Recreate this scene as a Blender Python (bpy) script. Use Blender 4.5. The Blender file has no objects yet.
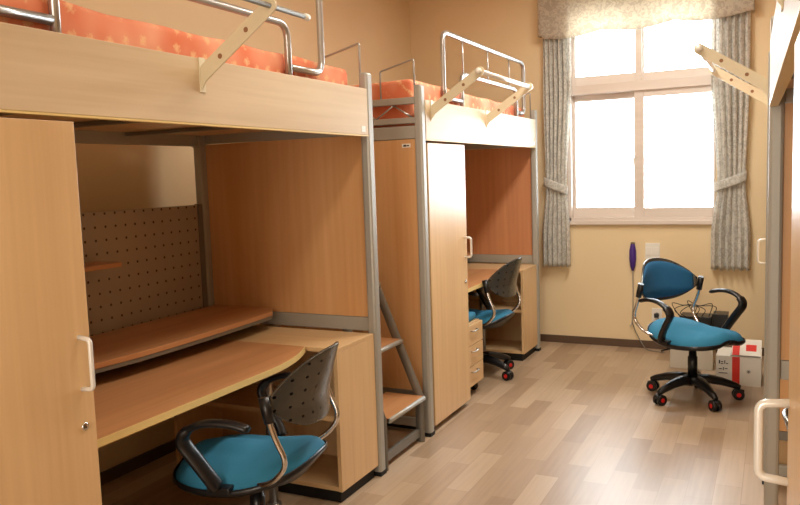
import bpy, bmesh, math, random
from mathutils import Vector, Matrix
random.seed(7)
C = bpy.context.scene.collection
SC = bpy.context.scene

# ------------------------------------------------------------------ camera
cam_d = bpy.data.cameras.new('camera'); cam = bpy.data.objects.new('camera', cam_d); C.objects.link(cam)
F = 763.5
cy_ = Vector((375, -89, F)).normalized()
cx_ = Vector((1560, 24, -F)); cx_ = (cx_ - cy_ * cx_.dot(cy_)).normalized()
cz_ = cx_.cross(cy_)
# world axes expressed in camera axes (right, down, forward)
M = Matrix(((cx_.x, -cx_.y, -cx_.z, 0), (cy_.x, -cy_.y, -cy_.z, 0), (cz_.x, -cz_.y, -cz_.z, 1.35), (0, 0, 0, 1)))
cam.matrix_world = M
cam_d.sensor_width = 36; cam_d.lens = F / 800 * 36; cam_d.clip_start = 0.02
SC.camera = cam

# ------------------------------------------------------------------ world, lights, exposure
w = bpy.data.worlds.new('world'); SC.world = w; w.use_nodes = True
bg = w.node_tree.nodes['Background']; bg.inputs[0].default_value = (0.86, 0.94, 1.0, 1); bg.inputs[1].default_value = 19.0
SC.view_settings.view_transform = 'Standard'; SC.view_settings.look = 'None'
SC.view_settings.gamma = 1; SC.view_settings.use_curve_mapping = False
SC.view_settings.exposure = 0.0

def area(name, loc, size, power, col, rot=(0, 0, 0), portal=False):
    l = bpy.data.lights.new(name, 'AREA'); l.shape = 'RECTANGLE'; l.size, l.size_y = size
    l.energy = power; l.color = col
    o = bpy.data.objects.new(name, l); C.objects.link(o); o.location = loc; o.rotation_euler = rot
    if portal: l.cycles.is_portal = True
    return o
# daylight portal over the window opening, two added ceiling fills, and an added fill behind the camera
area('window_portal', (-0.906, 6.06, 1.75), (1.02, 1.6), 1, (1, 1, 1), (math.radians(-90), 0, 0), True)
area('added_ceiling_fill', (-0.75, 2.3, 2.74), (0.25, 1.2), 18, (1, 0.90, 0.74))
area('added_far_ceiling_fill', (-0.75, 4.3, 2.74), (0.25, 1.2), 38, (1, 0.95, 0.86))
area('added_rear_fill', (-0.75, -1.35, 1.35), (0.9, 1.9), 46, (1, 0.91, 0.78), (math.radians(90), 0, 0))

# ------------------------------------------------------------------ materials
def new_mat(name):
    m = bpy.data.materials.new(name); m.use_nodes = True
    n = m.node_tree.nodes; return m, n, m.node_tree.links, n['Principled BSDF']
def srgb(r, g, b):
    f = lambda c: (c / 255 / 12.92) if c / 255 <= .04045 else ((c / 255 + .055) / 1.055) ** 2.4
    return (f(r), f(g), f(b), 1)
def plain(name, col, rough=.5, metal=0., bump=0., bscale=60, var=.04, emit=None):
    m, n, L, b = new_mat(name)
    t = n.new('ShaderNodeTexCoord'); no = n.new('ShaderNodeTexNoise'); no.inputs['Scale'].default_value = bscale
    no.inputs['Detail'].default_value = 4
    L.new(t.outputs['Object'], no.inputs['Vector'])
    mr = n.new('ShaderNodeMapRange'); mr.inputs[3].default_value = 1 - var; mr.inputs[4].default_value = 1 + var
    L.new(no.outputs[0], mr.inputs[0])
    mx = n.new('ShaderNodeVectorMath'); mx.operation = 'SCALE'; mx.inputs[0].default_value = col[:3]
    L.new(mr.outputs[0], mx.inputs['Scale']); L.new(mx.outputs[0], b.inputs['Base Color'])
    b.inputs['Roughness'].default_value = rough; b.inputs['Metallic'].default_value = metal
    if bump:
        bp = n.new('ShaderNodeBump'); bp.inputs['Strength'].default_value = bump; bp.inputs['Distance'].default_value = .002
        L.new(no.outputs[0], bp.inputs['Height']); L.new(bp.outputs[0], b.inputs['Normal'])
    return m
def wood(name, c1, c2, axis, rough=.34, spec=.5):
    m, n, L, b = new_mat(name)
    t = n.new('ShaderNodeTexCoord'); mp = n.new('ShaderNodeMapping')
    s = [38, 38, 38]; s['xyz'.index(axis)] = 1.1; mp.inputs['Scale'].default_value = s
    L.new(t.outputs['Object'], mp.inputs[0])
    a = n.new('ShaderNodeTexNoise'); a.inputs['Scale'].default_value = 1; a.inputs['Detail'].default_value = 6; a.inputs['Roughness'].default_value = .6
    L.new(mp.outputs[0], a.inputs['Vector'])
    mp2 = n.new('ShaderNodeMapping'); s2 = [7, 7, 7]; s2['xyz'.index(axis)] = .5; mp2.inputs['Scale'].default_value = s2
    L.new(t.outputs['Object'], mp2.inputs[0])
    c = n.new('ShaderNodeTexNoise'); c.inputs['Scale'].default_value = 1; c.inputs['Detail'].default_value = 2
    L.new(mp2.outputs[0], c.inputs['Vector'])
    ad = n.new('ShaderNodeMath'); ad.operation = 'ADD'; L.new(a.outputs[0], ad.inputs[0]); L.new(c.outputs[0], ad.inputs[1])
    r = n.new('ShaderNodeValToRGB'); r.color_ramp.elements[0].position = .35; r.color_ramp.elements[1].position = .65
    r.color_ramp.elements[0].color = c2; r.color_ramp.elements[1].color = c1
    hf = n.new('ShaderNodeMath'); hf.operation = 'MULTIPLY'; hf.inputs[1].default_value = .5
    L.new(ad.outputs[0], hf.inputs[0]); L.new(hf.outputs[0], r.inputs[0]); L.new(r.outputs[0], b.inputs['Base Color'])
    b.inputs['Roughness'].default_value = rough; b.inputs['Specular IOR Level'].default_value = spec
    return m
WA, WB = srgb(230, 194, 146), srgb(214, 176, 128)
wood_x = wood('laminate grain across', WA, WB, 'x')
wood_y = wood('laminate grain along', WA, WB, 'y')
wood_z = wood('laminate grain upright', WA, WB, 'z')
wood_pan = wood('laminate panel upright', srgb(226, 180, 130), srgb(210, 158, 106), 'z')
wood_red = wood('laminate reddish upright', srgb(214, 152, 108), srgb(194, 130, 90), 'z')
fascia_m = wood('bed board laminate', srgb(222, 200, 166), srgb(206, 180, 144), 'y', .45, .45)
edge_m = plain('yellow edge band', srgb(236, 208, 140), .4)
desk_m = wood('desk laminate', srgb(208, 152, 104), srgb(184, 128, 84), 'y', .3)
win_wood = wood('window frame wood', srgb(226, 214, 204), srgb(214, 200, 188), 'x', .35)
metal = plain('silver painted steel', srgb(176, 174, 166), .45, .3)
metal_dk = plain('grey painted steel', srgb(128, 124, 116), .45, .35)
tube_m = plain('satin steel tube', srgb(190, 190, 188), .28, .85)
chrome = plain('polished chrome', srgb(225, 225, 225), .12, 1.)
cream_m = plain('cream painted bracket', srgb(226, 214, 184), .4)
white_m = plain('white plastic', srgb(236, 232, 222), .4)
white_bar = plain('white coated tube', srgb(236, 236, 232), .25, .2)
black_m = plain('black plastic', srgb(22, 22, 25), .32)
rubber_m = plain('black rubber', srgb(16, 16, 16), .7)
red_m = plain('red plastic cap', srgb(215, 32, 30), .4)
def shell_mat():
    m, n, L, b = new_mat('smoky grey perforated plastic')
    t = n.new('ShaderNodeTexCoord'); mp = n.new('ShaderNodeMapping'); mp.inputs['Scale'].default_value = (1, 21, 23)
    L.new(t.outputs['Object'], mp.inputs[0])
    fr = n.new('ShaderNodeVectorMath'); fr.operation = 'FRACTION'; L.new(mp.outputs[0], fr.inputs[0])
    sb = n.new('ShaderNodeVectorMath'); sb.operation = 'SUBTRACT'; sb.inputs[1].default_value = (.5, .5, .5); L.new(fr.outputs[0], sb.inputs[0])
    ml = n.new('ShaderNodeVectorMath'); ml.operation = 'MULTIPLY'; ml.inputs[1].default_value = (0, 1, 1); L.new(sb.outputs[0], ml.inputs[0])
    ln = n.new('ShaderNodeVectorMath'); ln.operation = 'LENGTH'; L.new(ml.outputs[0], ln.inputs[0])
    lt = n.new('ShaderNodeMath'); lt.operation = 'LESS_THAN'; lt.inputs[1].default_value = .11; L.new(ln.outputs['Value'], lt.inputs[0])
    mx = n.new('ShaderNodeMix'); mx.data_type = 'RGBA'; mx.inputs[6].default_value = srgb(96, 94, 88); mx.inputs[7].default_value = srgb(14, 12, 10)
    L.new(lt.outputs[0], mx.inputs[0]); L.new(mx.outputs[2], b.inputs['Base Color'])
    b.inputs['Roughness'].default_value = .24; b.inputs['Metallic'].default_value = .6
    return m
shell_m = shell_mat()
dark_m = plain('dark hole', srgb(20, 18, 16), .8)
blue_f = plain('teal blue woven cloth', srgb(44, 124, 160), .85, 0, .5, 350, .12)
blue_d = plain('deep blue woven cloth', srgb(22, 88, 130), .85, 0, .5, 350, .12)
purple_m = plain('purple plastic', srgb(72, 40, 130), .35)
carton_w = plain('white cardboard', srgb(232, 226, 214), .7)
carton_g = plain('pale grey cardboard', srgb(206, 198, 182), .8)
tape_m = plain('red printed tape', srgb(222, 48, 36), .45)
ink_m = plain('black print', srgb(50, 48, 50), .7)
base_m = plain('dark brown baseboard', srgb(92, 70, 52), .45)
ceil_m = plain('ceiling paper', srgb(235, 225, 205), .9)
lamp_m, _n, _L, _b = new_mat('added lamp diffuser'); _b.inputs['Base Color'].default_value = (.9, .9, .88, 1); _b.inputs['Roughness'].default_value = .5

def wall_mat():
    m, n, L, b = new_mat('cream wallpaper')
    t = n.new('ShaderNodeTexCoord'); no = n.new('ShaderNodeTexNoise'); no.inputs['Scale'].default_value = 90; no.inputs['Detail'].default_value = 5
    L.new(t.outputs['Object'], no.inputs['Vector'])
    n2 = n.new('ShaderNodeTexNoise'); n2.inputs['Scale'].default_value = 1.3; L.new(t.outputs['Object'], n2.inputs['Vector'])
    r = n.new('ShaderNodeValToRGB'); r.color_ramp.elements[0].color = srgb(232, 208, 166); r.color_ramp.elements[1].color = srgb(240, 218, 178)
    L.new(n2.outputs[0], r.inputs[0]); L.new(r.outputs[0], b.inputs['Base Color'])
    bp = n.new('ShaderNodeBump'); bp.inputs['Strength'].default_value = .25; bp.inputs['Distance'].default_value = .002
    L.new(no.outputs[0], bp.inputs['Height']); L.new(bp.outputs[0], b.inputs['Normal']); b.inputs['Roughness'].default_value = .75
    return m
wall_m = wall_mat()

def floor_mat():
    m, n, L, b = new_mat('wood plank vinyl')
    t = n.new('ShaderNodeTexCoord'); mp = n.new('ShaderNodeMapping'); mp.inputs['Rotation'].default_value = (0, 0, math.radians(90))
    L.new(t.outputs['Object'], mp.inputs[0])
    br = n.new('ShaderNodeTexBrick'); br.inputs['Scale'].default_value = 1
    br.inputs['Brick Width'].default_value = .46; br.inputs['Row Height'].default_value = .105
    br.inputs['Mortar Size'].default_value = .0012; br.inputs['Mortar Smooth'].default_value = .2; br.offset = .37; br.offset_frequency = 2
    br.inputs['Color1'].default_value = (0, 0, 0, 1); br.inputs['Color2'].default_value = (1, 1, 1, 1); br.inputs['Mortar'].default_value = (.1, .1, .1, 1)
    L.new(mp.outputs[0], br.inputs['Vector'])
    r = n.new('ShaderNodeValToRGB'); r.color_ramp.elements[0].color = srgb(158, 132, 106); r.color_ramp.elements[1].color = srgb(188, 164, 138)
    e = r.color_ramp.elements.new(.5); e.color = srgb(174, 148, 121)
    L.new(br.outputs['Color'], r.inputs[0])
    g = n.new('ShaderNodeTexNoise'); g.inputs['Detail'].default_value = 5; g.inputs['Scale'].default_value = 1
    mg = n.new('ShaderNodeMapping'); mg.inputs['Scale'].default_value = (55, 3, 1); L.new(t.outputs['Object'], mg.inputs[0]); L.new(mg.outputs[0], g.inputs['Vector'])
    mr = n.new('ShaderNodeMapRange'); mr.inputs[3].default_value = .82; mr.inputs[4].default_value = 1.15; L.new(g.outputs[0], mr.inputs[0])
    mx = n.new('ShaderNodeVectorMath'); mx.operation = 'SCALE'; L.new(r.outputs[0], mx.inputs[0]); L.new(mr.outputs[0], mx.inputs['Scale'])
    L.new(mx.outputs[0], b.inputs['Base Color']); b.inputs['Roughness'].default_value = .36
    return m
floor_m = floor_mat()

def peg_mat():
    m, n, L, b = new_mat('perforated grey steel')
    t = n.new('ShaderNodeTexCoord'); mp = n.new('ShaderNodeMapping'); mp.inputs['Scale'].default_value = (18.2, 18.2, 18.2)
    L.new(t.outputs['Object'], mp.inputs[0])
    fr = n.new('ShaderNodeVectorMath'); fr.operation = 'FRACTION'; L.new(mp.outputs[0], fr.inputs[0])
    sb = n.new('ShaderNodeVectorMath'); sb.operation = 'SUBTRACT'; sb.inputs[1].default_value = (.5, .5, .5); L.new(fr.outputs[0], sb.inputs[0])
    ml = n.new('ShaderNodeVectorMath'); ml.operation = 'MULTIPLY'; ml.inputs[1].default_value = (0, 1, 1); L.new(sb.outputs[0], ml.inputs[0])
    ln = n.new('ShaderNodeVectorMath'); ln.operation = 'LENGTH'; L.new(ml.outputs[0], ln.inputs[0])
    lt = n.new('ShaderNodeMath'); lt.operation = 'LESS_THAN'; lt.inputs[1].default_value = .10; L.new(ln.outputs['Value'], lt.inputs[0])
    mx = n.new('ShaderNodeMix'); mx.data_type = 'RGBA'; mx.inputs[6].default_value = srgb(170, 156, 138); mx.inputs[7].default_value = srgb(60, 46, 34)
    L.new(lt.outputs[0], mx.inputs[0]); L.new(mx.outputs[2], b.inputs['Base Color'])
    b.inputs['Roughness'].default_value = .5; b.inputs['Metallic'].default_value = .2
    return m
peg_m = peg_mat()

def star_fabric(name, c1, c2, cs, sc=7.):
    m, n, L, b = new_mat(name)
    t = n.new('ShaderNodeTexCoord')
    v = n.new('ShaderNodeTexVoronoi'); v.voronoi_dimensions = '2D'; v.inputs['Scale'].default_value = sc; v.inputs['Randomness'].default_value = .35
    sx = n.new('ShaderNodeSeparateXYZ'); L.new(t.outputs['Object'], sx.inputs[0]); sm = n.new('ShaderNodeMath'); sm.operation = 'ADD'
    L.new(sx.outputs[0], sm.inputs[0]); L.new(sx.outputs[2], sm.inputs[1]); cb_ = n.new('ShaderNodeCombineXYZ')
    L.new(sx.outputs[1], cb_.inputs[0]); L.new(sm.outputs[0], cb_.inputs[1]); L.new(cb_.outputs[0], v.inputs['Vector'])
    # ragged flower: distance disturbed by noise
    no = n.new('ShaderNodeTexNoise'); no.inputs['Scale'].default_value = 120; no.inputs['Detail'].default_value = 2; L.new(t.outputs['Object'], no.inputs['Vector'])
    ad = n.new('ShaderNodeMath'); ad.operation = 'MULTIPLY_ADD'; ad.inputs[1].default_value = .5; L.new(no.outputs[0], ad.inputs[0]); L.new(v.outputs['Distance'], ad.inputs[2])
    mr = n.new('ShaderNodeMapRange'); mr.inputs[1].default_value = .34; mr.inputs[2].default_value = .50; mr.inputs[3].default_value = .8; mr.inputs[4].default_value = 0
    L.new(ad.outputs[0], mr.inputs[0])
    n2 = n.new('ShaderNodeTexNoise'); n2.inputs['Scale'].default_value = 5; L.new(t.outputs['Object'], n2.inputs['Vector'])
    r = n.new('ShaderNodeValToRGB'); r.color_ramp.elements[0].position = .35; r.color_ramp.elements[1].position = .68
    r.color_ramp.elements[0].color = c2; r.color_ramp.elements[1].color = c1; L.new(n2.outputs[0], r.inputs[0])
    mx = n.new('ShaderNodeMix'); mx.data_type = 'RGBA'; mx.inputs[7].default_value = cs
    L.new(mr.outputs[0], mx.inputs[0]); L.new(r.outputs[0], mx.inputs[6]); L.new(mx.outputs[2], b.inputs['Base Color'])
    b.inputs['Roughness'].default_value = .9
    return m
mat_f = star_fabric('orange starred cotton', srgb(240, 170, 136), srgb(226, 124, 86), srgb(242, 192, 142), 15.)

def curtain_mat(name, bg1, fg):
    m, n, L, b = new_mat(name)
    t = n.new('ShaderNodeTexCoord'); no = n.new('ShaderNodeTexNoise'); no.inputs['Scale'].default_value = 34; no.inputs['Detail'].default_value = 2
    no.inputs['Distortion'].default_value = 1.4
    L.new(t.outputs['Object'], no.inputs['Vector'])
    r = n.new('ShaderNodeValToRGB'); r.color_ramp.elements[0].position = .47; r.color_ramp.elements[1].position = .56
    r.color_ramp.elements[0].color = bg1; r.color_ramp.elements[1].color = fg
    L.new(no.outputs[0], r.inputs[0]); L.new(r.outputs[0], b.inputs['Base Color']); b.inputs['Roughness'].default_value = .9
    tr = n.new('ShaderNodeBsdfTranslucent'); L.new(r.outputs[0], tr.inputs[0])
    ms = n.new('ShaderNodeMixShader'); ms.inputs[0].default_value = .5
    L.new(b.outputs[0], ms.inputs[1]); L.new(tr.outputs[0], ms.inputs[2]); L.new(ms.outputs[0], n['Material Output'].inputs[0])
    return m
curt_m = curtain_mat('leaf print curtain cloth', srgb(246, 244, 238), srgb(224, 222, 216))
val_m = curtain_mat('leaf print valance cloth', srgb(234, 226, 210), srgb(214, 204, 188))

def glass_mat():
    m, n, L, b = new_mat('window glass')
    tr = n.new('ShaderNodeBsdfTransparent'); tr.inputs[0].default_value = (.97, .98, .98, 1)
    gl = n.new('ShaderNodeBsdfGlossy'); gl.inputs['Roughness'].default_value = .02
    fr = n.new('ShaderNodeFresnel'); fr.inputs[0].default_value = 1.45
    ms = n.new('ShaderNodeMixShader'); L.new(fr.outputs[0], ms.inputs[0]); L.new(tr.outputs[0], ms.inputs[1]); L.new(gl.outputs[0], ms.inputs[2])
    L.new(ms.outputs[0], n['Material Output'].inputs[0]); return m
glass_m = glass_mat()

# ------------------------------------------------------------------ mesh helpers
class MB:
    """collects shapes of one part; s mirrors x (left units +1, right units -1)"""
    def __init__(self, s=1): self.bm = bmesh.new(); self.s = s
    def box(self, x0, x1, y0, y1, z0, z1, mi=0, bev=0.):
        s = self.s; xs = sorted((x0 * s, x1 * s)); ys = sorted((y0, y1)); zs = sorted((z0, z1))
        v = [self.bm.verts.new((x, y, z)) for z in zs for y in ys for x in xs]
        fs = [(0, 2, 3, 1), (4, 5, 7, 6), (0, 1, 5, 4), (2, 6, 7, 3), (0, 4, 6, 2), (1, 3, 7, 5)]
        F_ = [self.bm.faces.new([v[i] for i in f]) for f in fs]
        for f in F_: f.material_index = mi
        if bev:
            es = list({e for f in F_ for e in f.edges})
            r = bmesh.ops.bevel(self.bm, geom=es, offset=bev, segments=2, affect='EDGES', profile=.5)
            for f in r['faces']: f.material_index = mi
        return self
    def tube(self, pts, r, seg=10, mi=0, rx=None, cap=True, radii=None):
        s = self.s; P = [Vector((p[0] * s, p[1], p[2])) for p in pts]; n = len(P); rings = []; up = None
        for i, p in enumerate(P):
            d = (P[min(i + 1, n - 1)] - P[max(i - 1, 0)]).normalized()
            if up is None:
                up = Vector((0, 0, 1)) if abs(d.z) < .9 else Vector((1, 0, 0))
            a = d.cross(up)
            if a.length < 1e-4: a = d.orthogonal()
            a.normalize(); b = a.cross(d).normalized(); up = b
            rr = radii[i] if radii else r; ra = (rx if rx else rr) * (rr / r if radii else 1)
            rings.append([self.bm.verts.new(p + a * math.cos(t) * ra + b * math.sin(t) * rr) for t in [2 * math.pi * k / seg for k in range(seg)]])
        for i in range(n - 1):
            for k in range(seg):
                f = self.bm.faces.new((rings[i][k], rings[i][(k + 1) % seg], rings[i + 1][(k + 1) % seg], rings[i + 1][k])); f.smooth = True; f.material_index = mi
        if cap:
            for R_ in (rings[0], rings[-1]):
                f = self.bm.faces.new(R_); f.material_index = mi
        return self
    def lathe(self, prof, c=(0, 0, 0), seg=20, mi=0, axis='z'):
        s = self.s; rings = []
        for r, h in prof:
            ring = []
            for k in range(seg):
                a = 2 * math.pi * k / seg; u, v = r * math.cos(a), r * math.sin(a)
                p = {'z': (u, v, h), 'x': (h, u, v), 'y': (u, h, v)}[axis]
                ring.append(self.bm.verts.new(((p[0] + c[0]) * s, p[1] + c[1], p[2] + c[2])))
            rings.append(ring)
        for i in range(len(rings) - 1):
            for k in range(seg):
                f = self.bm.faces.new((rings[i][k], rings[i][(k + 1) % seg], rings[i + 1][(k + 1) % seg], rings[i + 1][k])); f.smooth = True; f.material_index = mi
        for R_ in (rings[0], rings[-1]):
            f = self.bm.faces.new(R_); f.material_index = mi
        return self
    def prism(self, poly, lo, hi, axis='z', mi=0):
        """poly of 2D points extruded along an axis: z -> (x,y); y -> (x,z); x -> (y,z)"""
        s = self.s
        def mk(p, h):
            q = {'z': (p[0], p[1], h), 'y': (p[0], h, p[1]), 'x': (h, p[0], p[1])}[axis]
            return self.bm.verts.new((q[0] * s, q[1], q[2]))
        a = [mk(p, lo) for p in poly]; b = [mk(p, hi) for p in poly]; n = len(poly)
        fs = [self.bm.faces.new(a), self.bm.faces.new(b)] + [self.bm.faces.new((a[i], a[(i + 1) % n], b[(i + 1) % n], b[i])) for i in range(n)]
        for f in fs: f.material_index = mi
        return self
    def grid(self, fn, nu, nv, mi=0, thick=0., closed=False):
        """surface fn(u,v)->(x,y,z), u,v in 0..1"""
        s = self.s
        g = [[self.bm.verts.new((lambda p: (p[0] * s, p[1], p[2]))(fn(i / nu, j / nv))) for j in range(nv + 1)] for i in range(nu + 1)]
        for i in range(nu):
            for j in range(nv):
                f = self.bm.faces.new((g[i][j], g[i + 1][j], g[i + 1][j + 1], g[i][j + 1])); f.smooth = True; f.material_index = mi
        return self
    def build(self, name, mats, parent=None, bevel=0., solid=0., loc=(0, 0, 0), rot=None, offset=-1, subsurf=0):
        bmesh.ops.recalc_face_normals(self.bm, faces=self.bm.faces)
        me = bpy.data.meshes.new(name); self.bm.to_mesh(me); self.bm.free()
        for m in (mats if isinstance(mats, (list, tuple)) else [mats]): me.materials.append(m)
        o = bpy.data.objects.new(name, me); C.objects.link(o); o.location = loc
        if rot: o.rotation_euler = rot
        if parent: o.parent = parent
        if solid:
            md = o.modifiers.new('solid', 'SOLIDIFY'); md.thickness = solid; md.offset = offset
        if subsurf:
            md = o.modifiers.new('sub', 'SUBSURF'); md.levels = subsurf; md.render_levels = subsurf
        if bevel:
            md = o.modifiers.new('bevel', 'BEVEL'); md.width = bevel; md.segments = 2; md.limit_method = 'ANGLE'; md.angle_limit = math.radians(50)
        return o
def tag(o, label=None, cat=None, group=None, kind=None):
    if label: o['label'] = label
    if cat: o['category'] = cat
    if group: o['group'] = group
    if kind: o['kind'] = kind
    return o
def empty(name, loc, rz=0, label=None, cat=None, group=None):
    o = bpy.data.objects.new(name, None); o.empty_display_size = .1; C.objects.link(o); o.location = loc; o.rotation_euler = (0, 0, rz)
    return tag(o, label, cat, group)
def rounded(pts, r, n=6):
    """polyline with rounded inner corners"""
    P = [Vector(p) for p in pts]; out = [P[0]]
    for i in range(1, len(P) - 1):
        a = (P[i - 1] - P[i]); b = (P[i + 1] - P[i]); k = min(r, a.length * .49, b.length * .49)
        p0 = P[i] + a.normalized() * k; p1 = P[i] + b.normalized() * k
        for j in range(n + 1):
            t = j / n; out.append((1 - t) ** 2 * p0 + 2 * t * (1 - t) * P[i] + t * t * p1)
    out.append(P[-1]); return [tuple(p) for p in out]
def spline(pts, n=8):
    P = [Vector(p) for p in pts]; Q = [P[0] * 2 - P[1]] + P + [P[-1] * 2 - P[-2]]; out = []
    for i in range(1, len(Q) - 2):
        for j in range(n):
            t = j / n; a, b, c, d = Q[i - 1], Q[i], Q[i + 1], Q[i + 2]
            out.append(tuple(.5 * ((2 * b) + (c - a) * t + (2 * a - 5 * b + 4 * c - d) * t * t + (3 * b - a - 3 * c + d) * t ** 3)))
    out.append(tuple(P[-1])); return out

# ------------------------------------------------------------------ room shell
XL, XR, YB, YW, ZC = -2.73, 1.16, -1.5, 5.877, 2.85
def struct(o): return tag(o, kind='structure')
struct(MB().box(XL - .1, XR + .1, YB - .1, YW + .2, -.1, 0).build('floor', floor_m))
struct(MB().box(XL - .1, XR + .1, YB - .1, YW + .2, ZC, ZC + .1).build('ceiling', ceil_m))
struct(MB().box(XL - .1, XL, YB - .1, YW + .2, 0, ZC).build('wall_left', wall_m))
struct(MB().box(XR, XR + .1, YB - .1, YW + .2, 0, ZC).build('wall_right', wall_m))
struct(MB().box(XL, -1.25, YB - .1, YB, 0, ZC).box(-.25, XR, YB - .1, YB, 0, ZC).box(-1.25, -.25, YB - .1, YB, 2.1, ZC).build('wall_back', wall_m))
WX0, WX1, WZ0, WZ1 = -1.433, -.378, .945, 2.56
b = MB(); b.box(XL, WX0, YW, YW + .2, 0, ZC); b.box(WX1, XR, YW, YW + .2, 0, ZC)
b.box(WX0, WX1, YW, YW + .2, 0, WZ0); b.box(WX0, WX1, YW, YW + .2, WZ1, ZC)
struct(b.build('wall_window', wall_m))
struct(MB().box(XL, XR, YW - .012, YW, 0, .058).build('baseboard_window', base_m, bevel=.002))
struct(MB().box(XL, XL + .012, YB, YW - .012, 0, .058).build('baseboard_left', base_m, bevel=.002))
struct(MB().box(XR - .012, XR, YB, YW - .012, 0, .058).build('baseboard_right', base_m, bevel=.002))
# unseen door behind the camera, added to go with the rear fill
d = struct(MB().box(-1.25, -.25, YB - .06, YB - .02, 0, 2.1).build('added_door', wood_z, bevel=.003))
MB().lathe([(.0, 0), (.025, .005), (.028, .04), (.0, .05)], (-.34, YB - .02, 1.0), axis='y').build('door_knob', chrome, d)

# window
wn = empty('window_1', (0, YW, 0)); struct(wn)
Y0, Y1 = -.01, .12
b = MB()
b.box(WX0, WX0 + .03, Y0, Y1, WZ0, WZ1); b.box(WX1 - .006, WX1, Y0, Y1, WZ0, WZ1)
b.box(WX0, WX1, Y0, Y1, WZ0, .985); b.box(WX0, WX1, Y0, Y1, WZ1 - .04, WZ1); b.box(WX0, WX1, Y0 - .0, Y1, 1.915, 1.985)
b.box(-.93, -.882, Y0 + .01, Y1, 1.98, WZ1)
b.build('window_frame', win_wood, wn, bevel=.003)
MB().box(WX0 - .012, WX1 + .012, -.03, .02, WZ0 - .012, WZ0 + .018).build('window_sill', win_wood, wn, bevel=.003)
def sash(x0, x1, z0, z1, y0, y1, bl, br, bb, bt, name='sash'):
    b = MB(); b.box(x0, x0 + bl, y0, y1, z0, z1); b.box(x1 - br, x1, y0, y1, z0, z1)
    b.box(x0 + bl, x1 - br, y0, y1, z0, z0 + bb); b.box(x0 + bl, x1 - br, y0, y1, z1 - bt, z1)
    o = b.build(name, win_wood, wn, bevel=.003)
    MB().box(x0 + bl, x1 - br, (y0 + y1) / 2 - .002, (y0 + y1) / 2 + .002, z0 + bb, z1 - bt).build('pane', glass_m, o)
    return o
s1 = sash(WX0 + .028, -.895, .985, 1.918, .06, .095, .022, .044, .075, .05)
s2 = sash(-.939, WX1 - .004, .985, 1.918, .015, .05, .07, .014, .07, .05)
sash(WX0 + .028, -.905, 1.983, WZ1 - .04, .04, .075, .03, .03, .07, .03)
sash(-.905, WX1 - .004, 1.983, WZ1 - .04, .04, .075, .034, .015, .065, .03)
MB().box(-.955, -.942, .045, .06, 1.37, 1.43, bev=.003).build('sash_latch', white_m, s1)
MB().box(-.952, -.94, .028, .045, 2.22, 2.27, bev=.003).build('sash_latch', white_m, wn)

# curtains
def curtain(name, xt0, xt1, xm0, xm1, xb0, xb1, label, side, folds=6):
    root = empty(name, (0, 0, 0), 0, label, 'curtain', None)
    zt, zm, zb = 2.5, 1.235, .615
    def lerp(a, b_, t): return a + (b_ - a) * t
    def sm(t): return t * t * (3 - 2 * t)
    def fn(u, v):
        z = lerp(zt, zb, v)
        if z > zm:
            t = sm(min(1, max(0, (z - zm) / .75))); x0, x1 = lerp(xm0, xt0, t), lerp(xm1, xt1, t)
        else:
            t = sm(min(1, (zm - z) / .4)); x0, x1 = lerp(xm0, xb0, t), lerp(xm1, xb1, t)
        amp = lerp(.010, .022, min(1, abs(z - zm) / .5))
        y = YW - .062 + amp * math.sin(u * folds * 2 * math.pi + .5 * math.sin(z * 3)) + .006 * math.sin(u * 31 + z * 2)
        x = lerp(x0, x1, u) + .006 * math.sin(u * folds * 4 * math.pi + 1)
        return (x, y, z + .006 * math.sin(u * folds * 2 * math.pi) * (v > .97))
    MB().grid(fn, 90, 60).build('cloth', curt_m, root, solid=.003)
    # tie band wraps the gathered cloth
    cx, hw = (xm0 + xm1) / 2, (xm1 - xm0) / 2 + .012
    def tb(u, v):
        a = u * 2 * math.pi
        return (cx + hw * math.cos(a), YW - .062 + .036 * math.sin(a), zm + side * .035 * math.cos(a) + (v - .5) * .07)
    MB().grid(tb, 40, 4).build('tieback', curt_m, root, solid=.004)
    return root
curtain('curtain', -1.598, -1.385, -1.59, -1.43, -1.625, -1.41, 'leaf print curtain tied back at the left side of the window', -1)
curtain('curtain', -.41, -.165, -.365, -.185, -.405, -.15, 'leaf print curtain tied back at the right side of the window', 1)
# valance: a boxed, scalloped pelmet over the window
def val_front(u, v):
    L0, R0, dpt = -1.622, -.138, .092
    tot = dpt * 2 + (R0 - L0); dd = u * tot
    if dd < dpt: x, y = L0, YW - .02 - dd
    elif dd > tot - dpt: x, y = R0, YW - .02 - (tot - dd)
    else: x, y = L0 + dd - dpt, YW - .02 - dpt
    t = (x - L0) / (R0 - L0)
    zb = 2.352 - .03 * abs(math.sin(t * math.pi * 3 + .1)) + .028 * t + (.015 if t < .03 else 0)
    z = zb + (2.78 - zb) * v
    return (x, y - .004 * math.sin(dd * 60) * (1 - v), z)
vl = MB().grid(val_front, 120, 10).build('valance', val_m, None, solid=.006)
tag(vl, 'cream leaf print scalloped valance across the top of the window', 'valance')

# ceiling fixtures out of view, added to go with the ceiling fills
for ly, ll in ((2.3, 'added long white ceiling light, out of view, over the near beds'), (4.3, 'added long white ceiling light, out of view, nearer the window')):
    cl = empty('added_ceiling_lamp', (-.75, ly, ZC), 0, ll, 'lamp')
    MB().box(-.16, .16, -.65, .65, -.06, 0).build('housing', white_m, cl, bevel=.005)
    MB().box(-.14, .14, -.63, .63, -.09, -.06).build('diffuser', lamp_m, cl, bevel=.01)

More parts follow.
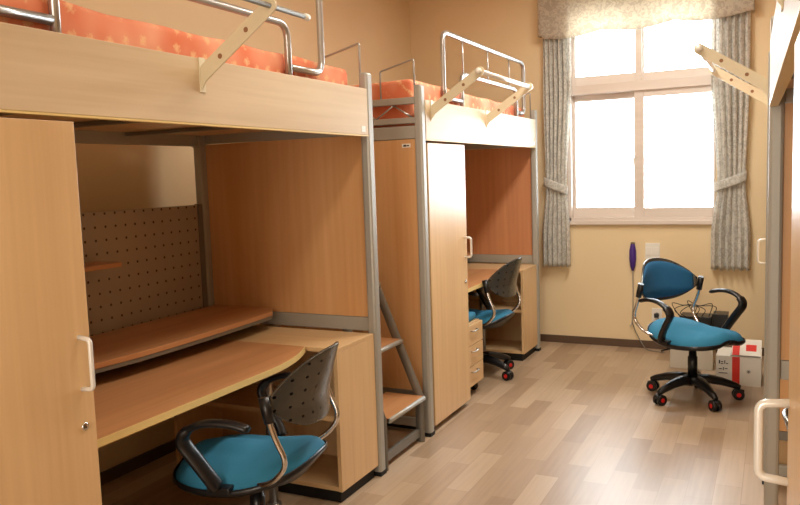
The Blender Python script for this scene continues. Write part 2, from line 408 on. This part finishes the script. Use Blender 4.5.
# ------------------------------------------------------------------ loft beds with wardrobe and desk
D = .96           # depth of a unit
ZR0, ZR1 = 1.525, 1.728
def loft_bed(root_loc, rz, s, L, label, guard, pole, near_detail=True, panel_red=False):
    R_ = empty('loft_bed', root_loc, rz, label, 'bed', 'loft beds of the dormitory')
    def mb(): return MB(s)
    # local x: negative goes into the unit, 0 = front plane
    PT = 1.80
    for (x0, x1) in ((-.042, 0.0), (-D, -D + .045)):
        for (y0, y1) in ((0, .052), (L - .052, L)):
            if x0 < -.5 and y0 > 1: y0 -= .022
            p = mb().box(x0, x1, y0, y1, 0.0, PT, bev=.010).build('post', metal, R_)
            mb().box(x0 - .001, x1 + .001, y0 - .001, y1 + .001, 0, .02).build('foot_cap', rubber_m, p)
    fb = mb().box(-.024, 0.0, .053, L - .053, ZR0 + .006, ZR1, bev=.002).build('side_board', fascia_m, R_)
    mb().box(-.024, .001, .053, L - .053, ZR0, ZR0 + .0055).build('edge_band', edge_m, fb)
    mb().box(-.0, .0012, L - .115, L - .08, ZR0 + .018, ZR0 + .043).build('sticker', white_m, fb)
    mb().box(-D + .01, -D + .035, .053, L - .053, ZR0 + .0, ZR0 + .055).build('rear_rail', metal, R_, bevel=.002)
    mb().box(-D + .01, -D + .035, .053, L - .053, 1.70, 1.74).build('rear_rail', metal, R_, bevel=.002)
    mb().box(-D + .04, -.027, .055, L - .055, 1.576, 1.592).build('bed_deck', wood_y, R_)
    for yy in (L * .27, L * .5, L * .75):
        mb().box(-D + .04, -.027, yy - .02, yy + .02, 1.560, 1.575).build('cross_beam', metal_dk, R_, bevel=.002)
    for ye, sg in ((.026, 1), (L - .026, -1)):
        mb().box(-D + .046, -.043, ye - .012, ye + .012, 1.708, 1.742).build('end_rail', metal, R_, bevel=.003)
        mb().box(-D + .046, -.043, ye - .012, ye + .012, 1.612, 1.642).build('end_rail', metal, R_, bevel=.003)
        mb().box(-D + .046, -.043, ye - .010, ye + .010, 1.535, 1.600).build('end_rail', metal, R_, bevel=.003)
        b = mb()
        for k in range(4):
            xa = -.065 - k * .205
            b.tube([(xa, ye, 1.643), (xa - .10, ye, 1.706)], .0045, 8); b.tube([(xa - .10, ye, 1.706), (xa - .20, ye, 1.643)], .0045, 8)
        b.build('brace_wire', tube_m, R_)
        # small wire loop that holds the pillow end
        b = mb()
        b.tube(rounded([(-.045, ye, 1.74), (-.045, ye, 1.928), (-.235, ye, 1.882), (-.235, ye, 1.74)], .012), .0048, 8)
        b.build('head_loop', tube_m, R_)
        if sg < 0: mb().box(-D + .002, -D + .05, L - .085, L - .045, ZR0 - .004, ZR0 + .058, bev=.003).build('corner_bracket', metal, R_)
        if sg < 0: mb().box(-D + .046, -.043, ye - .012, ye + .012, .664, .726).build('end_rail', metal, R_, bevel=.003)
        mb().box(-D + .046, -.043, ye - .012, ye + .012, .04, .085).build('end_rail', metal, R_, bevel=.003)
    for ye in ((.026,) if not near_detail else (.026, L - .026)):
        mb().box(-D + .046, -.043, ye - .008, ye + .008, .728 if ye > 1 else .235, 1.533).build('end_panel', wood_red if panel_red and ye > 1 else wood_pan, R_)
    mb().box(-D + .046, -.043, .014, .038, .195, .233).build('end_rail', metal_dk, R_, bevel=.003)
    # guard rail along the front
    yl, yr, tl, tr = guard
    gx = -.055
    g = mb(); g.tube(rounded([(gx, yl, 1.60), (gx, yl, 1.925), (gx, yr, 1.925), (gx, yr, 1.60)], .06), .0135, 12)
    g = g.build('guard_rail', tube_m, R_)
    b = mb(); b.tube(rounded([(gx, yl - .014, 1.768), (gx, tl, 1.768), (gx, tl, 2.125), (gx, tr, 2.125), (gx, tr, 1.768), (gx, yr + .014, 1.768)], .06), .0135, 12)
    b.build('upper_loop', tube_m, g)
    for k in range(3):
        yy = tl + (tr - tl) * (.2 + .29 * k)
        mb().tube([(gx, yy, 1.93), (gx, yy, 2.12)], .0048, 8).build('baluster', tube_m, g)
    # folding clothes rail on two cream brackets
    PX, PZ = .268, 1.850
    rk = empty('folding_rail', (0, 0, 0)); rk.parent = R_
    for by in (.118, .955):
        b = mb()
        b.box(.0, .004, by - .004, by + .022, 1.625, 1.73, bev=.001)
        # flat bar rising away from the board, in the plane across the bed
        a0, a1 = Vector((.012, 1.680)), Vector((PX, PZ)); dd = (a1 - a0).normalized(); nn = Vector((-dd.y, dd.x)) * .024
        poly = [a0 - nn - dd * .004, a1 - nn * .95]
        for k in range(7):
            t = -math.pi / 2 + math.pi * k / 6; poly.append(a1 + dd * .024 * math.cos(t) + nn.normalized() * .023 * math.sin(t))
        poly += [a1 + nn * .95, a0 + nn + dd * .012, Vector((.003, 1.70)), Vector((.003, 1.63))]
        b.prism([tuple(p) for p in poly], by, by + .005, 'y')
        br = b.build('bracket', cream_m, rk, bevel=.001)
        for t in (.27, .66):
            c = a0.lerp(a1, t); mb().lathe([(.008, 0), (.008, .0062)], (c.x, by - .0006, c.y), 14, axis='y').build('screw_hole', hole_m, br)
    py0, py1, pr, pm = pole
    mb().tube([(PX, py0, PZ), (PX, py1, PZ)], pr, 14).build('rail_pole', pm, rk)
    mb().lathe([(.0, -.012), (pr + .001, -.01), (pr + .0025, 0), (pr + .0025, .014), (.0, .016)], (PX, py1, PZ), 14, axis='y').build('pole_cap', white_m, rk)
    mb().lathe([(.0, -.012), (pr + .0025, -.008), (pr + .0025, .01), (.0, .012)], (PX, py0, PZ), 14, axis='y').build('pole_cap', white_m, rk)
    return R_
hole_m = plain('bracket hole', srgb(150, 105, 70), .6)

def mattress(loc, rz, s, L, label):
    b = MB(s)
    b.box(-D + .06, -.075, .06, L - .075, 1.594, 1.838, bev=.022)
    bm = b.bm; bmesh.ops.subdivide_edges(bm, edges=[e for e in bm.edges if e.calc_length() > .3], cuts=24, use_grid_fill=True)
    for v in bm.verts:
        x, y, z = v.co
        v.co.x += s * .006 * math.sin(y * 9 + z * 40) ; v.co.z += (.003 * math.sin(y * 5.2) + .003 * math.sin(y * 17 + x * 9)) * (z > 1.7)
        if z > 1.7: v.co.z -= .022 * y / L
    for f in bm.faces: f.smooth = True
    o = b.build('mattress', mat_f, None, loc=loc, rot=(0, 0, rz))
    tag(o, label, 'mattress', 'orange mattresses')
    return o

def handle(mb, y, z0, z1, parent, r=.0062, out=.036):
    h = mb.tube(rounded([(-.004, y, z0), (out, y, z0 + .004), (out, y, z1 - .004), (-.004, y, z1)], .012), r, 12)
    return h.build('handle', white_bar, parent)
def wardrobe(loc, rz, s, y0, y1, label, hz=(.876, .992)):
    R_ = empty('wardrobe', loc, rz, label, 'wardrobe', 'wardrobes under the beds')
    def mb(): return MB(s)
    b = mb(); t = .018; xb = -D + .05; xf = -.024; z0, z1 = .035, 1.515
    b.box(xb, xf, y0, y0 + t, z0, z1); b.box(xb, xf, y1 - t, y1, z0, z1); b.box(xb, xf, y0 + t, y1 - t, z0, z0 + t); b.box(xb, xf, y0 + t, y1 - t, z1 - t, z1)
    b.box(xb, xb + .006, y0 + t, y1 - t, z0 + t, z1 - t)
    b.build('carcass', wood_z, R_, bevel=.001)
    mb().box(xb + .02, xf - .03, y0 + .01, y1 - .01, 0, z0).build('plinth', rubber_m, R_)
    d = mb().box(xf + .002, -.003, y0 + .001, y1 - .001, z0 + .002, z1 - .002, bev=.0015).build('door', wood_z, R_)
    handle(mb(), y1 - .036, hz[0], hz[1], d)
    b = mb(); b.lathe([(.0105, -.004), (.0105, .001), (.008, .002), (.0, .002)], (0, y1 - .038, .738), 18, axis='x', mi=0)
    b.box(.0015, .0024, y1 - .039, y1 - .037, .733, .743, 1); b.build('lock', [chrome, dark_m], d)
    return R_

def bookcase(loc, rz, s, y0, y1, label, x1=-.008):
    R_ = empty('bookcase', loc, rz, label, 'bookcase', 'low bookcases beside the desks')
    def mb(): return MB(s)
    x0 = -D + .06; t = .018
    mb().box(x0, x1, y0, y1, .642, .66, bev=.001).build('top', wood_x, R_)
    mb().box(x1 - t, x1, y0, y1, .055, .641, bev=.001).build('side_panel', wood_z, R_)
    mb().box(x0, x0 + t, y0, y1, .055, .641, bev=.001).build('side_panel', wood_z, R_)
    mb().box(x0 + t, x1 - t, y1 - .008, y1, .055, .641).build('back_panel', wood_z, R_)
    for z in (.055, .352): mb().box(x0 + t, x1 - t, y0 + .004, y1 - .009, z, z + t).build('shelf', wood_x, R_)
    mb().box(x0 + .02, x1 - .02, y0 + .02, y1 - .01, 0, .054).build('plinth', rubber_m, R_)
    return R_

def desk(loc, rz, s, y0, y1, L, label, bulge=-.07):
    R_ = empty('desk', loc, rz, label, 'desk', 'curved study desks')
    def mb(): return MB(s)
    xb = -D + .06
    # worktop: front edge gently bowed, pulled back near the bookcase
    poly = [(xb, y0), (xb, y1)]
    pts = []
    for k in range(21):
        t = k / 20; y = y1 + (y0 - y1) * t
        x = bulge - .085 * max(0, 1 - t / .30) ** 2 - .01 * (t - .5) ** 2
        pts.append((x, y))
    # rounded corner at the bookcase end
    poly += pts
    mb().prism(poly, .638, .662).build('worktop', [desk_m], R_, bevel=.002)
    b = mb(); fr = [(p[0] + .0015, p[1]) for p in pts]; bk = [(p[0] - .001, p[1]) for p in reversed(pts)]
    b.prism(fr + bk, .6385, .6615).build('front_edge', edge_m, R_)
    # raised shelf at the back
    poly = [(xb + .01, y0), (xb + .01, L - .06)]
    for k in range(21):
        t = k / 20; y = (L - .06) + (y0 - L + .06) * t
        poly.append((-.495 + .03 * math.sin(math.pi * min(1, t * 1.1)) - .10 * max(0, t - .6) - .05 * max(0, 1 - t / .06) ** 2, y))
    hs = mb().prism(poly, .73, .75).build('raised_shelf', desk_m, R_, bevel=.002)
    mb().prism([(p[0] - (.004 if i > 1 else 0), p[1]) for i, p in enumerate(poly)], .714, .7295).build('shelf_tray', metal_dk, hs)
    for yy in (y0 + .1, (y0 + L) / 2, L - .12):
        mb().box(xb + .02, xb + .25, yy - .01, yy + .01, .6625, .7135).build('shelf_support', metal_dk, hs)
    # perforated board above, fixed to the rear posts
    pg = mb().box(xb - .035, xb - .023, y0 - .2, L - .108, .665, 1.245, bev=.001).build('pegboard', peg_m, R_)
    mb().box(xb - .022, xb + .12, y0 + .35, y0 + .86, 1.025, 1.043, bev=.001).build('small_shelf', desk_m, pg)
    mb().box(xb - .04, xb - .018, L - .107, L - .078, .665, 1.248).build('frame_edge', metal_dk, pg)
    # under structure
    mb().box(xb, xb + .016, y0 + .01, y1 - .01, .28, .637).build('modesty_panel', wood_y, R_)
    b = mb(); b.tube([(-.28, y1 - .10, .637), (-.28, y1 - .10, .012)], .019, 14); b.lathe([(.03, 0), (.03, .012), (.02, .013)], (-.28, y1 - .10, 0), 14)
    b.build('leg', tube_m, R_)
    b = mb(); b.tube([(-.80, y0 + .35, .637), (-.80, y0 + .35, .012)], .019, 14); b.lathe([(.03, 0), (.03, .012), (.02, .013)], (-.80, y0 + .35, 0), 14)
    b.build('leg', tube_m, R_)
    return R_

# left near unit, left far unit, right near unit (turned 1.5 degrees), right far unit
XF = -1.58
unit = []
loft_bed((XF, .913, 0), 0, 1, 2.08, 'nearest loft bed on the left, its board running out of the photo', (.485, 1.52, .20, 1.755), (-.05, 1.145, .008, metal_dk))
loft_bed((XF, 3.50, 0), 0, 1, 2.08, 'far loft bed on the left, beside the window wall', (.70, 1.74, .43, 1.92), (.10, .985, .012, white_bar), panel_red=True)
loft_bed((.034, .62, 0), math.radians(1.45), -1, 2.08, 'near loft bed on the right edge, seen almost edge-on', (.45, 1.52, .20, 1.77), (.10, .985, .012, white_bar))
loft_bed((-.030, 3.46, 0), 0, -1, 2.08, 'far loft bed on the right whose cream brackets reach toward the window', (.45, 1.52, .20, 1.77), (.10, .985, .012, white_bar))
mattress((XF, .913, 0), 0, 1, 2.08, 'orange starred mattress on the nearest left loft bed')
mattress((XF, 3.50, 0), 0, 1, 2.08, 'orange mattress on the far left loft bed')
mattress((.034, .62, 0), math.radians(1.45), -1, 2.08, 'orange mattress on the near right loft bed')
mattress((-.030, 3.46, 0), 0, -1, 2.08, 'orange mattress on the far right loft bed')
wardrobe((XF, .913, 0), 0, 1, .058, .474, 'beech wardrobe at the left edge with white bar handle and lock', (.835, .970))
wardrobe((XF, 3.50, 0), 0, 1, .070, .59, 'tall pale wardrobe in the middle under the far left bed')
wardrobe((.034, .62, 0), math.radians(1.45), -1, .070, .59, 'nearest wardrobe on the right with thick white bar handle', (.90, 1.015))
wardrobe((-.030, 3.46, 0), 0, -1, .070, .59, 'far wardrobe on the right with a small white handle')
bookcase((XF, .913, 0), 0, 1, 1.70, 2.02, 'low beech bookcase at the end of the near left desk')
bookcase((XF, 3.50, 0), 0, 1, 1.68, 2.02, 'low open bookcase in the corner by the window wall')
bookcase((.034, .62, 0), math.radians(1.45), -1, 1.70, 2.02, 'low bookcase under the near right loft bed', -.07)
bookcase((-.030, 3.46, 0), 0, -1, 1.68, 2.02, 'low bookcase under the far right loft bed')
desk((XF, .913, 0), 0, 1, .478, 1.696, 2.08, 'curved beech desk with raised shelf under the near left bed')
desk((XF, 3.50, 0), 0, 1, .594, 1.676, 2.08, 'curved desk under the far left bed, partly behind the wardrobe')
desk((.034, .62, 0), math.radians(1.45), -1, .594, 1.696, 2.08, 'curved desk under the near right bed', -.22)
desk((-.030, 3.46, 0), 0, -1, .594, 1.676, 2.08, 'curved desk under the far right bed')

# sticker labels on the wardrobe side by the ladder
st = MB().box(-1.70, -1.652, 3.5163, 3.5175, 1.492, 1.512).build('label_sticker', white_m)
tag(st, 'small white sticker on the end panel beside the ladder', 'sticker')
MB().box(-1.692, -1.676, 3.5156, 3.5163, 1.497, 1.507).box(-1.674, -1.66, 3.5156, 3.5163, 1.499, 1.505).build('print', ink_m, st)

# drawer pedestal under the far left desk, with a blue cushion on it
def pedestal(loc, label):
    R_ = empty('drawer_pedestal', loc, 0, label, 'drawer unit')
    MB().box(-.42, -.022, 0, .32, .07, .45, bev=.002).build('cabinet_body', wood_z, R_)
    for k in range(3):
        z0 = .075 + k * .125
        d = MB().box(-.020, 0, .004, .316, z0, z0 + .12, bev=.0015).build('drawer', wood_y, R_)
        MB().tube(rounded([(-.002, .11, z0 + .088), (.02, .112, z0 + .088), (.02, .198, z0 + .088), (-.002, .20, z0 + .088)], .01), .004, 10).build('handle', tube_m, d)
    for x in (-.38, -.06):
        for y in (.04, .30):
            MB().lathe([(.0, -.011), (.027, -.011), (.027, .011), (.0, .011)], (x, y, .028), 16, axis='y').lathe([(.008, .028), (.008, .07)], (x, y, 0), 10).build('caster', black_m, R_)
    return R_
pedestal((-1.62, 3.97 + .13, 0), 'pale three drawer pedestal beside the far left wardrobe')
b = MB(); b.box(-.40, -.03, .02, .30, .452, .50, bev=.018)
for f in b.bm.faces: f.smooth = True
tag(b.build('cushion', blue_f, None, loc=(-1.62, 4.10, 0)), 'small bright blue cushion lying on the drawer pedestal', 'cushion')

# ladder in the gap between the two left beds
lad = empty('bed_ladder', (XF, 3.0, 0), 0, 'grey metal ladder with wooden steps between the two left beds', 'ladder')
prof = lambda z: -.005 if z < .24 else -.005 - (z - .24) * .405
for yy in (.015, .425):
    zs = [0, .12, .22, .24, .28, .6, 1.0, 1.50]
    pts = [(prof(z) - .02, yy, z) for z in zs]
    MB().tube(pts, .025, 8, rx=.011).build('side_rail', metal_dk, lad, bevel=.002)
for k in range(5):
    z = .245 + .285 * k; x = prof(z)
    st_ = MB().box(x - .20, x + .012, .028, .412, z - .022, z, bev=.002).build('step', desk_m, lad)
    MB().tube([(x + .012, .028, z - .012), (x + .012, .412, z - .012)], .012, 12).build('step_nosing', metal, st_)
MB().box(-.04, -.02, .03, .41, .03, .07).build('cross_bar', metal_dk, lad)

# ------------------------------------------------------------------ swivel chairs (local +x is the way the chair faces)
def chair(loc, rz, label, cloth, base_rot=20):
    R_ = empty('office_chair', loc, rz, label, 'chair', 'blue swivel chairs')
    # star base
    b = MB(); b.lathe([(.0, .085), (.045, .085), (.05, .10), (.047, .135), (.032, .145), (.0, .147)], (0, 0, 0), 24); b.build('hub', black_m, R_)
    b = MB(); b.lathe([(.027, .14), (.027, .25), (.022, .252), (.022, .30), (.018, .302), (.018, .352)], (0, 0, 0), 20); b.build('gas_column', black_m, R_)
    for k in range(5):
        a = math.radians(72 * k + base_rot); ca, sa = math.cos(a), math.sin(a)
        lg = MB()
        pts = [(ca * r, sa * r, z) for r, z in ((.03, .115), (.09, .118), (.16, .105), (.225, .085), (.26, .07))]
        lg.tube(pts, .02, 12, radii=[.032, .028, .024, .020, .015]); lg = lg.build('base_leg', black_m, R_)
        c = MB(); cx, cy = ca * .25, sa * .25; tx, ty = -sa, ca
        c.lathe([(.0, .05), (.008, .05), (.008, .075), (.0, .075)], (cx, cy, 0), 10)
        # twin wheels with red hubs, axis along the tangent
        for sd in (-1, 1):
            for (r0, h0, h1, mi) in ((.031, .006, .024, 0), (.013, .024, .0265, 1)):
                rings = []
                for h in (h0, h1):
                    rings.append([c.bm.verts.new((cx + tx * sd * h + ca * r0 * math.cos(t), cy + ty * sd * h + sa * r0 * math.cos(t), .031 + r0 * math.sin(t))) for t in [2 * math.pi * q / 18 for q in range(18)]])
                for q in range(18):
                    f = c.bm.faces.new((rings[0][q], rings[0][(q + 1) % 18], rings[1][(q + 1) % 18], rings[1][q])); f.smooth = True; f.material_index = mi
                for rg in rings: f = c.bm.faces.new(rg); f.material_index = mi
        c.tube([(cx - ca * .01, cy - sa * .01, .055), (cx + ca * .03, cy + sa * .03, .045)], .012, 10)
        c.build('caster', [black_m, red_m], lg)
    # seat: black shell and blue cushion, raised at the back and front lip rolled down
    def seat_z(x, y):
        return .405 + .022 * max(0, -x - .02) / .2 - .55 * max(0, x - .12) ** 2 * 3 + .012 * math.cos(y * 9) + .016 * max(0, 1 - (y / .07) ** 2) * max(0, min(1, (x + .05) / .1)) - .03 * (abs(y) / .23) ** 3
    def outline(a):
        n = 2.7; ca, sa = math.cos(a), math.sin(a)
        r = (abs(ca) ** n + abs(sa) ** n) ** (-1 / n)
        return .245 * r * ca + .01, (.225 + .015 * ca) * r * sa
    def top(u, v):
        a = u * 2 * math.pi; ox, oy = outline(a); k = min(1, v * 1.0)
        x, y = .01 + (ox - .01) * k, oy * k
        drop = .026 * max(0, (k - .86) / .14) ** 2
        return (x, y, seat_z(x, y) + .012 - drop)
    b = MB(); b.grid(top, 48, 14)
    def skirt(u, v):
        x, y, z = top(u, 1); return (x, y, z - .018 * v)
    b.grid(skirt, 48, 1); bmesh.ops.remove_doubles(b.bm, verts=b.bm.verts, dist=.0004)
    b.build('seat_cushion', cloth, R_)
    def under(u, v):
        a = u * 2 * math.pi; ox, oy = outline(a)
        k = [1.03, 1.035, 1.0, .8, .4, .02][int(round(v * 5))]; dz = [-.010, -.026, -.036, -.046, -.05, -.05][int(round(v * 5))]
        x, y = .01 + (ox - .01) * k, oy * k
        ex, ey = ox, oy
        return (x, y, seat_z(ex, ey) * 1 + dz if v < .5 else .405 + dz - .012)
    b = MB(); b.grid(under, 48, 5); b.build('seat_shell', black_m, R_, solid=.003)
    MB().box(-.10, .10, -.07, .07, .325, .358, bev=.008).build('seat_plate', black_m, R_)
    MB().tube([(.0, -.07, .34), (.02, -.20, .325), (.02, -.26, .32)], .005, 8).build('lift_lever', black_m, R_)
    # back: fan shaped, apex at the top middle, bowed backwards
    def back_pt(sx, t, off=0.):
        zt = .80 - .125 * abs(sx) ** 2.5; zb = .545 + .085 * abs(sx) ** 3
        z = zb + (zt - zb) * t
        x = -.175 - .085 * (1 - sx * sx) - .30 * max(0, z - .62) * (1 - sx * sx) - off
        return x, .222 * sx, z
    def shell(u, v): return back_pt(u * 2 - 1, v)
    b = MB(); b.grid(shell, 36, 18)
    bk = b.build('backrest', shell_m, R_, solid=.010, offset=0)
    md = bk.modifiers.new('bv', 'BEVEL'); md.width = .003; md.segments = 2; md.limit_method = 'ANGLE'
    def pad(u, v):
        x, y, z = back_pt((u * 2 - 1) * .90, .07 + .86 * v)
        e = max(abs(u * 2 - 1), abs(v * 2 - 1)); return (x + .008 + .016 * (1 - e ** 6), y, z)
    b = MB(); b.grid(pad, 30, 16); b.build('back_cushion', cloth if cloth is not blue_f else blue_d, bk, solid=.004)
    for sd in (-1, 1):
        MB().tube(rounded([(-.165, sd * .238, .665), (-.19, sd * .242, .56), (-.235, sd * .236, .47), (-.16, sd * .215, .385), (-.02, sd * .16, .362), (.04, sd * .10, .355)], .06, 8), .0095, 12).build('back_tube', chrome, R_)
        MB().tube([(-.162, sd * .238, .68), (-.182, sd * .241, .60)], .018, 14, rx=.016).build('back_clamp', black_m, R_)
        arm = spline([(-.13, sd * .278, .588), (-.06, sd * .284, .604), (.02, sd * .288, .602), (.085, sd * .286, .574), (.105, sd * .280, .535), (.07, sd * .272, .48), (.03, sd * .262, .42), (.01, sd * .248, .38)], 6)
        n = len(arm); rr = [(.012 if i < n * .4 else .017) for i in range(n)]; rr[0] = .008
        MB().tube(arm, .014, 12, rx=.024, radii=rr).build('armrest', black_m, R_)
        MB().box(-.03, .05, sd * .12, sd * .25, .358, .378, bev=.004).build('arm_mount', black_m, R_)
    return R_
def face(dx, dy): return math.atan2(dy, dx)
chair((-.415, 4.65, 0), face(.78, -.62), 'teal blue swivel chair standing in front of the window', blue_f, -18.5)
chair((-1.62, 2.09, 0), face(-1, -.18), 'swivel chair with grey perforated back at the near left desk', blue_f)
chair((-1.785, 4.76, 0), face(-1, .05), 'swivel chair pushed up to the far left desk', blue_f)
chair((.34, 1.85, 0), face(1, 0), 'swivel chair at the near right desk, only its dark edge showing', blue_f)

# ------------------------------------------------------------------ things by the window wall
sw = empty('wall_switch', (-.806, YW, .733), 0, 'white switch plate on the wall below the window', 'switch')
MB().box(-.052, .052, -.009, 0, -.062, .062, bev=.002).build('plate', white_m, sw)
for x in (-.026, .026):
    MB().box(x - .02, x + .02, -.012, -.009, -.03, .03, bev=.001).build('rocker', white_m, sw)
ou = empty('power_outlet', (-.775, YW, .257), 0, 'white power outlet low on the wall behind the chair', 'outlet')
MB().box(-.036, .036, -.009, 0, -.05, .05, bev=.002).build('plate', white_m, ou)
MB().lathe([(.018, -.0115), (.016, -.0085)], (0, 0, .0), 20, axis='y').build('socket', dark_m, ou)
MB().box(-.016, .016, -.045, -.012, -.016, .016, bev=.004).build('plug', black_m, ou)
rd = empty('shoehorn', (-.946, YW - .02, 0), 0, 'long rod with purple handle hanging on the wall under the window', 'shoehorn')
MB().lathe([(.0, .585), (.008, .588), (.019, .62), (.026, .68), (.025, .74), (.016, .785), (.010, .80), (.0, .802)], (0, 0, 0), 20).build('handle', purple_m, rd)
MB().lathe([(.0, .775), (.014, .776), (.015, .788), (.0, .789)], (0, 0, .012), 16).build('end_cap', plain('olive plastic', srgb(120, 116, 60), .5), rd)
MB().tube(spline([(0, 0, .59), (.002, 0, .4), (-.002, 0, .25), (-.006, 0, .19), (-.022, -.004, .165)]), .0042, 10).build('rod', tube_m, rd)
wc = MB().tube(spline([(-.95, YW - .012, .19), (-.93, YW - .015, .13), (-.89, YW - .03, .06), (-.84, YW - .08, .01), (-.76, YW - .12, .006), (-.70, YW - .14, .006)]), .0032, 8).build('floor_cord', metal_dk)
tag(wc, 'thin grey cord running down the wall to the floor', 'cord')

# white box with red tape and an open flap
bx = empty('cardboard_box', (-.312, 5.02, 0), 0, 'white cardboard box with red tape and an open printed flap', 'box')
W, DP, H = .255, .27, .178
b = MB(); t = .004
b.box(0, W, 0, t, 0, H); b.box(0, W, DP - t, DP, 0, H); b.box(0, t, t, DP - t, 0, H); b.box(W - t, W, t, DP - t, 0, H); b.box(t, W - t, t, DP - t, 0, t)
b.build('carton', carton_w, bx)
fl = MB().prism([(.05, H), (.053, H - .003), (.235, H + .060), (.232, H + .064)], W - .17, W - .002, 'x')
fl.build('flap', carton_w, bx)
MB().prism([(.0495, H + .0015), (.0495, H), (.2315, H + .064), (.2315, H + .0655)], W - .165, W - .125, 'x').build('flap_print', tape_m, bx)
MB().prism([(.100, H + .0185), (.100, H + .0175), (.170, H + .042), (.170, H + .0432)], W - .09, W - .03, 'x').build('flap_print', tape_m, bx)
MB().box(t, W - .175, .02, DP - .02, H - .006, H - .002).build('inner_flap', carton_w, bx)
MB().box(.092, .135, -.0015, 0, 0, H).build('tape', tape_m, bx)
b = MB()
for (x, z, w_, h_) in [(.016, .13, .008, .022), (.028, .14, .014, .005), (.028, .128, .014, .005), (.048, .13, .005, .022), (.058, .13, .012, .005), (.016, .095, .018, .005), (.04, .09, .005, .018), (.05, .098, .016, .005), (.016, .07, .05, .004)]:
    b.box(x, x + w_, -.0012, 0, z, z + h_)
for k in range(4):
    a = k * math.pi / 4; c_, s_ = math.cos(a) * .012, math.sin(a) * .012
    b.tube([(.185 - c_, -.0006, .09 - s_), (.185 + c_, -.0006, .09 + s_)], .0012, 6)
b.build('print', ink_m, bx)
# grey carton with the black device and cables on it
cb = empty('carton', (-.62, 5.33, 0), 0, 'plain pale grey carton standing behind the blue chair', 'box')
MB().box(0, .27, 0, .26, 0, .275, bev=.003).build('carton_body', carton_g, cb)
MB().box(0.0, .27, -.001, 0, .19, .194).build('flap_seam', ink_m, cb)
b = MB()
for (x, w_) in [(.10, .012), (.13, .014), (.20, .012)]:
    b.box(x, x + w_, -.0012, 0, .214, .218); b.box(x, x + .004, -.0012, 0, .196, .218); b.box(x, x + w_, -.0012, 0, .196, .20)
b.build('print', ink_m, cb)
dv = empty('device', (-.565, 5.37, .276), 0, 'black electronic box with tangled cables on the grey carton', 'electronics')
MB().box(0, .20, .02, .18, 0, .07, bev=.004).build('casing', black_m, dv)
MB().box(.205, .30, .01, .15, 0, .095, bev=.004).build('adapter', black_m, dv)
b = MB()
for k in range(5):
    x0 = random.uniform(-.01, .2)
    b.tube(spline([(x0, .02, .06), (x0 - .05, -.01, .10 + .02 * k), (x0 + .02, .0, .15), (x0 + .10, .03, .12 + .01 * k), (x0 + .08, .04, .07)]), .0025, 8)
b.tube(spline([(0, .1, .03), (-.08, .1, .06), (-.13, .16, -.02), (-.19, .42, -.03)]), .003, 8)
b.build('cable', rubber_m, dv)
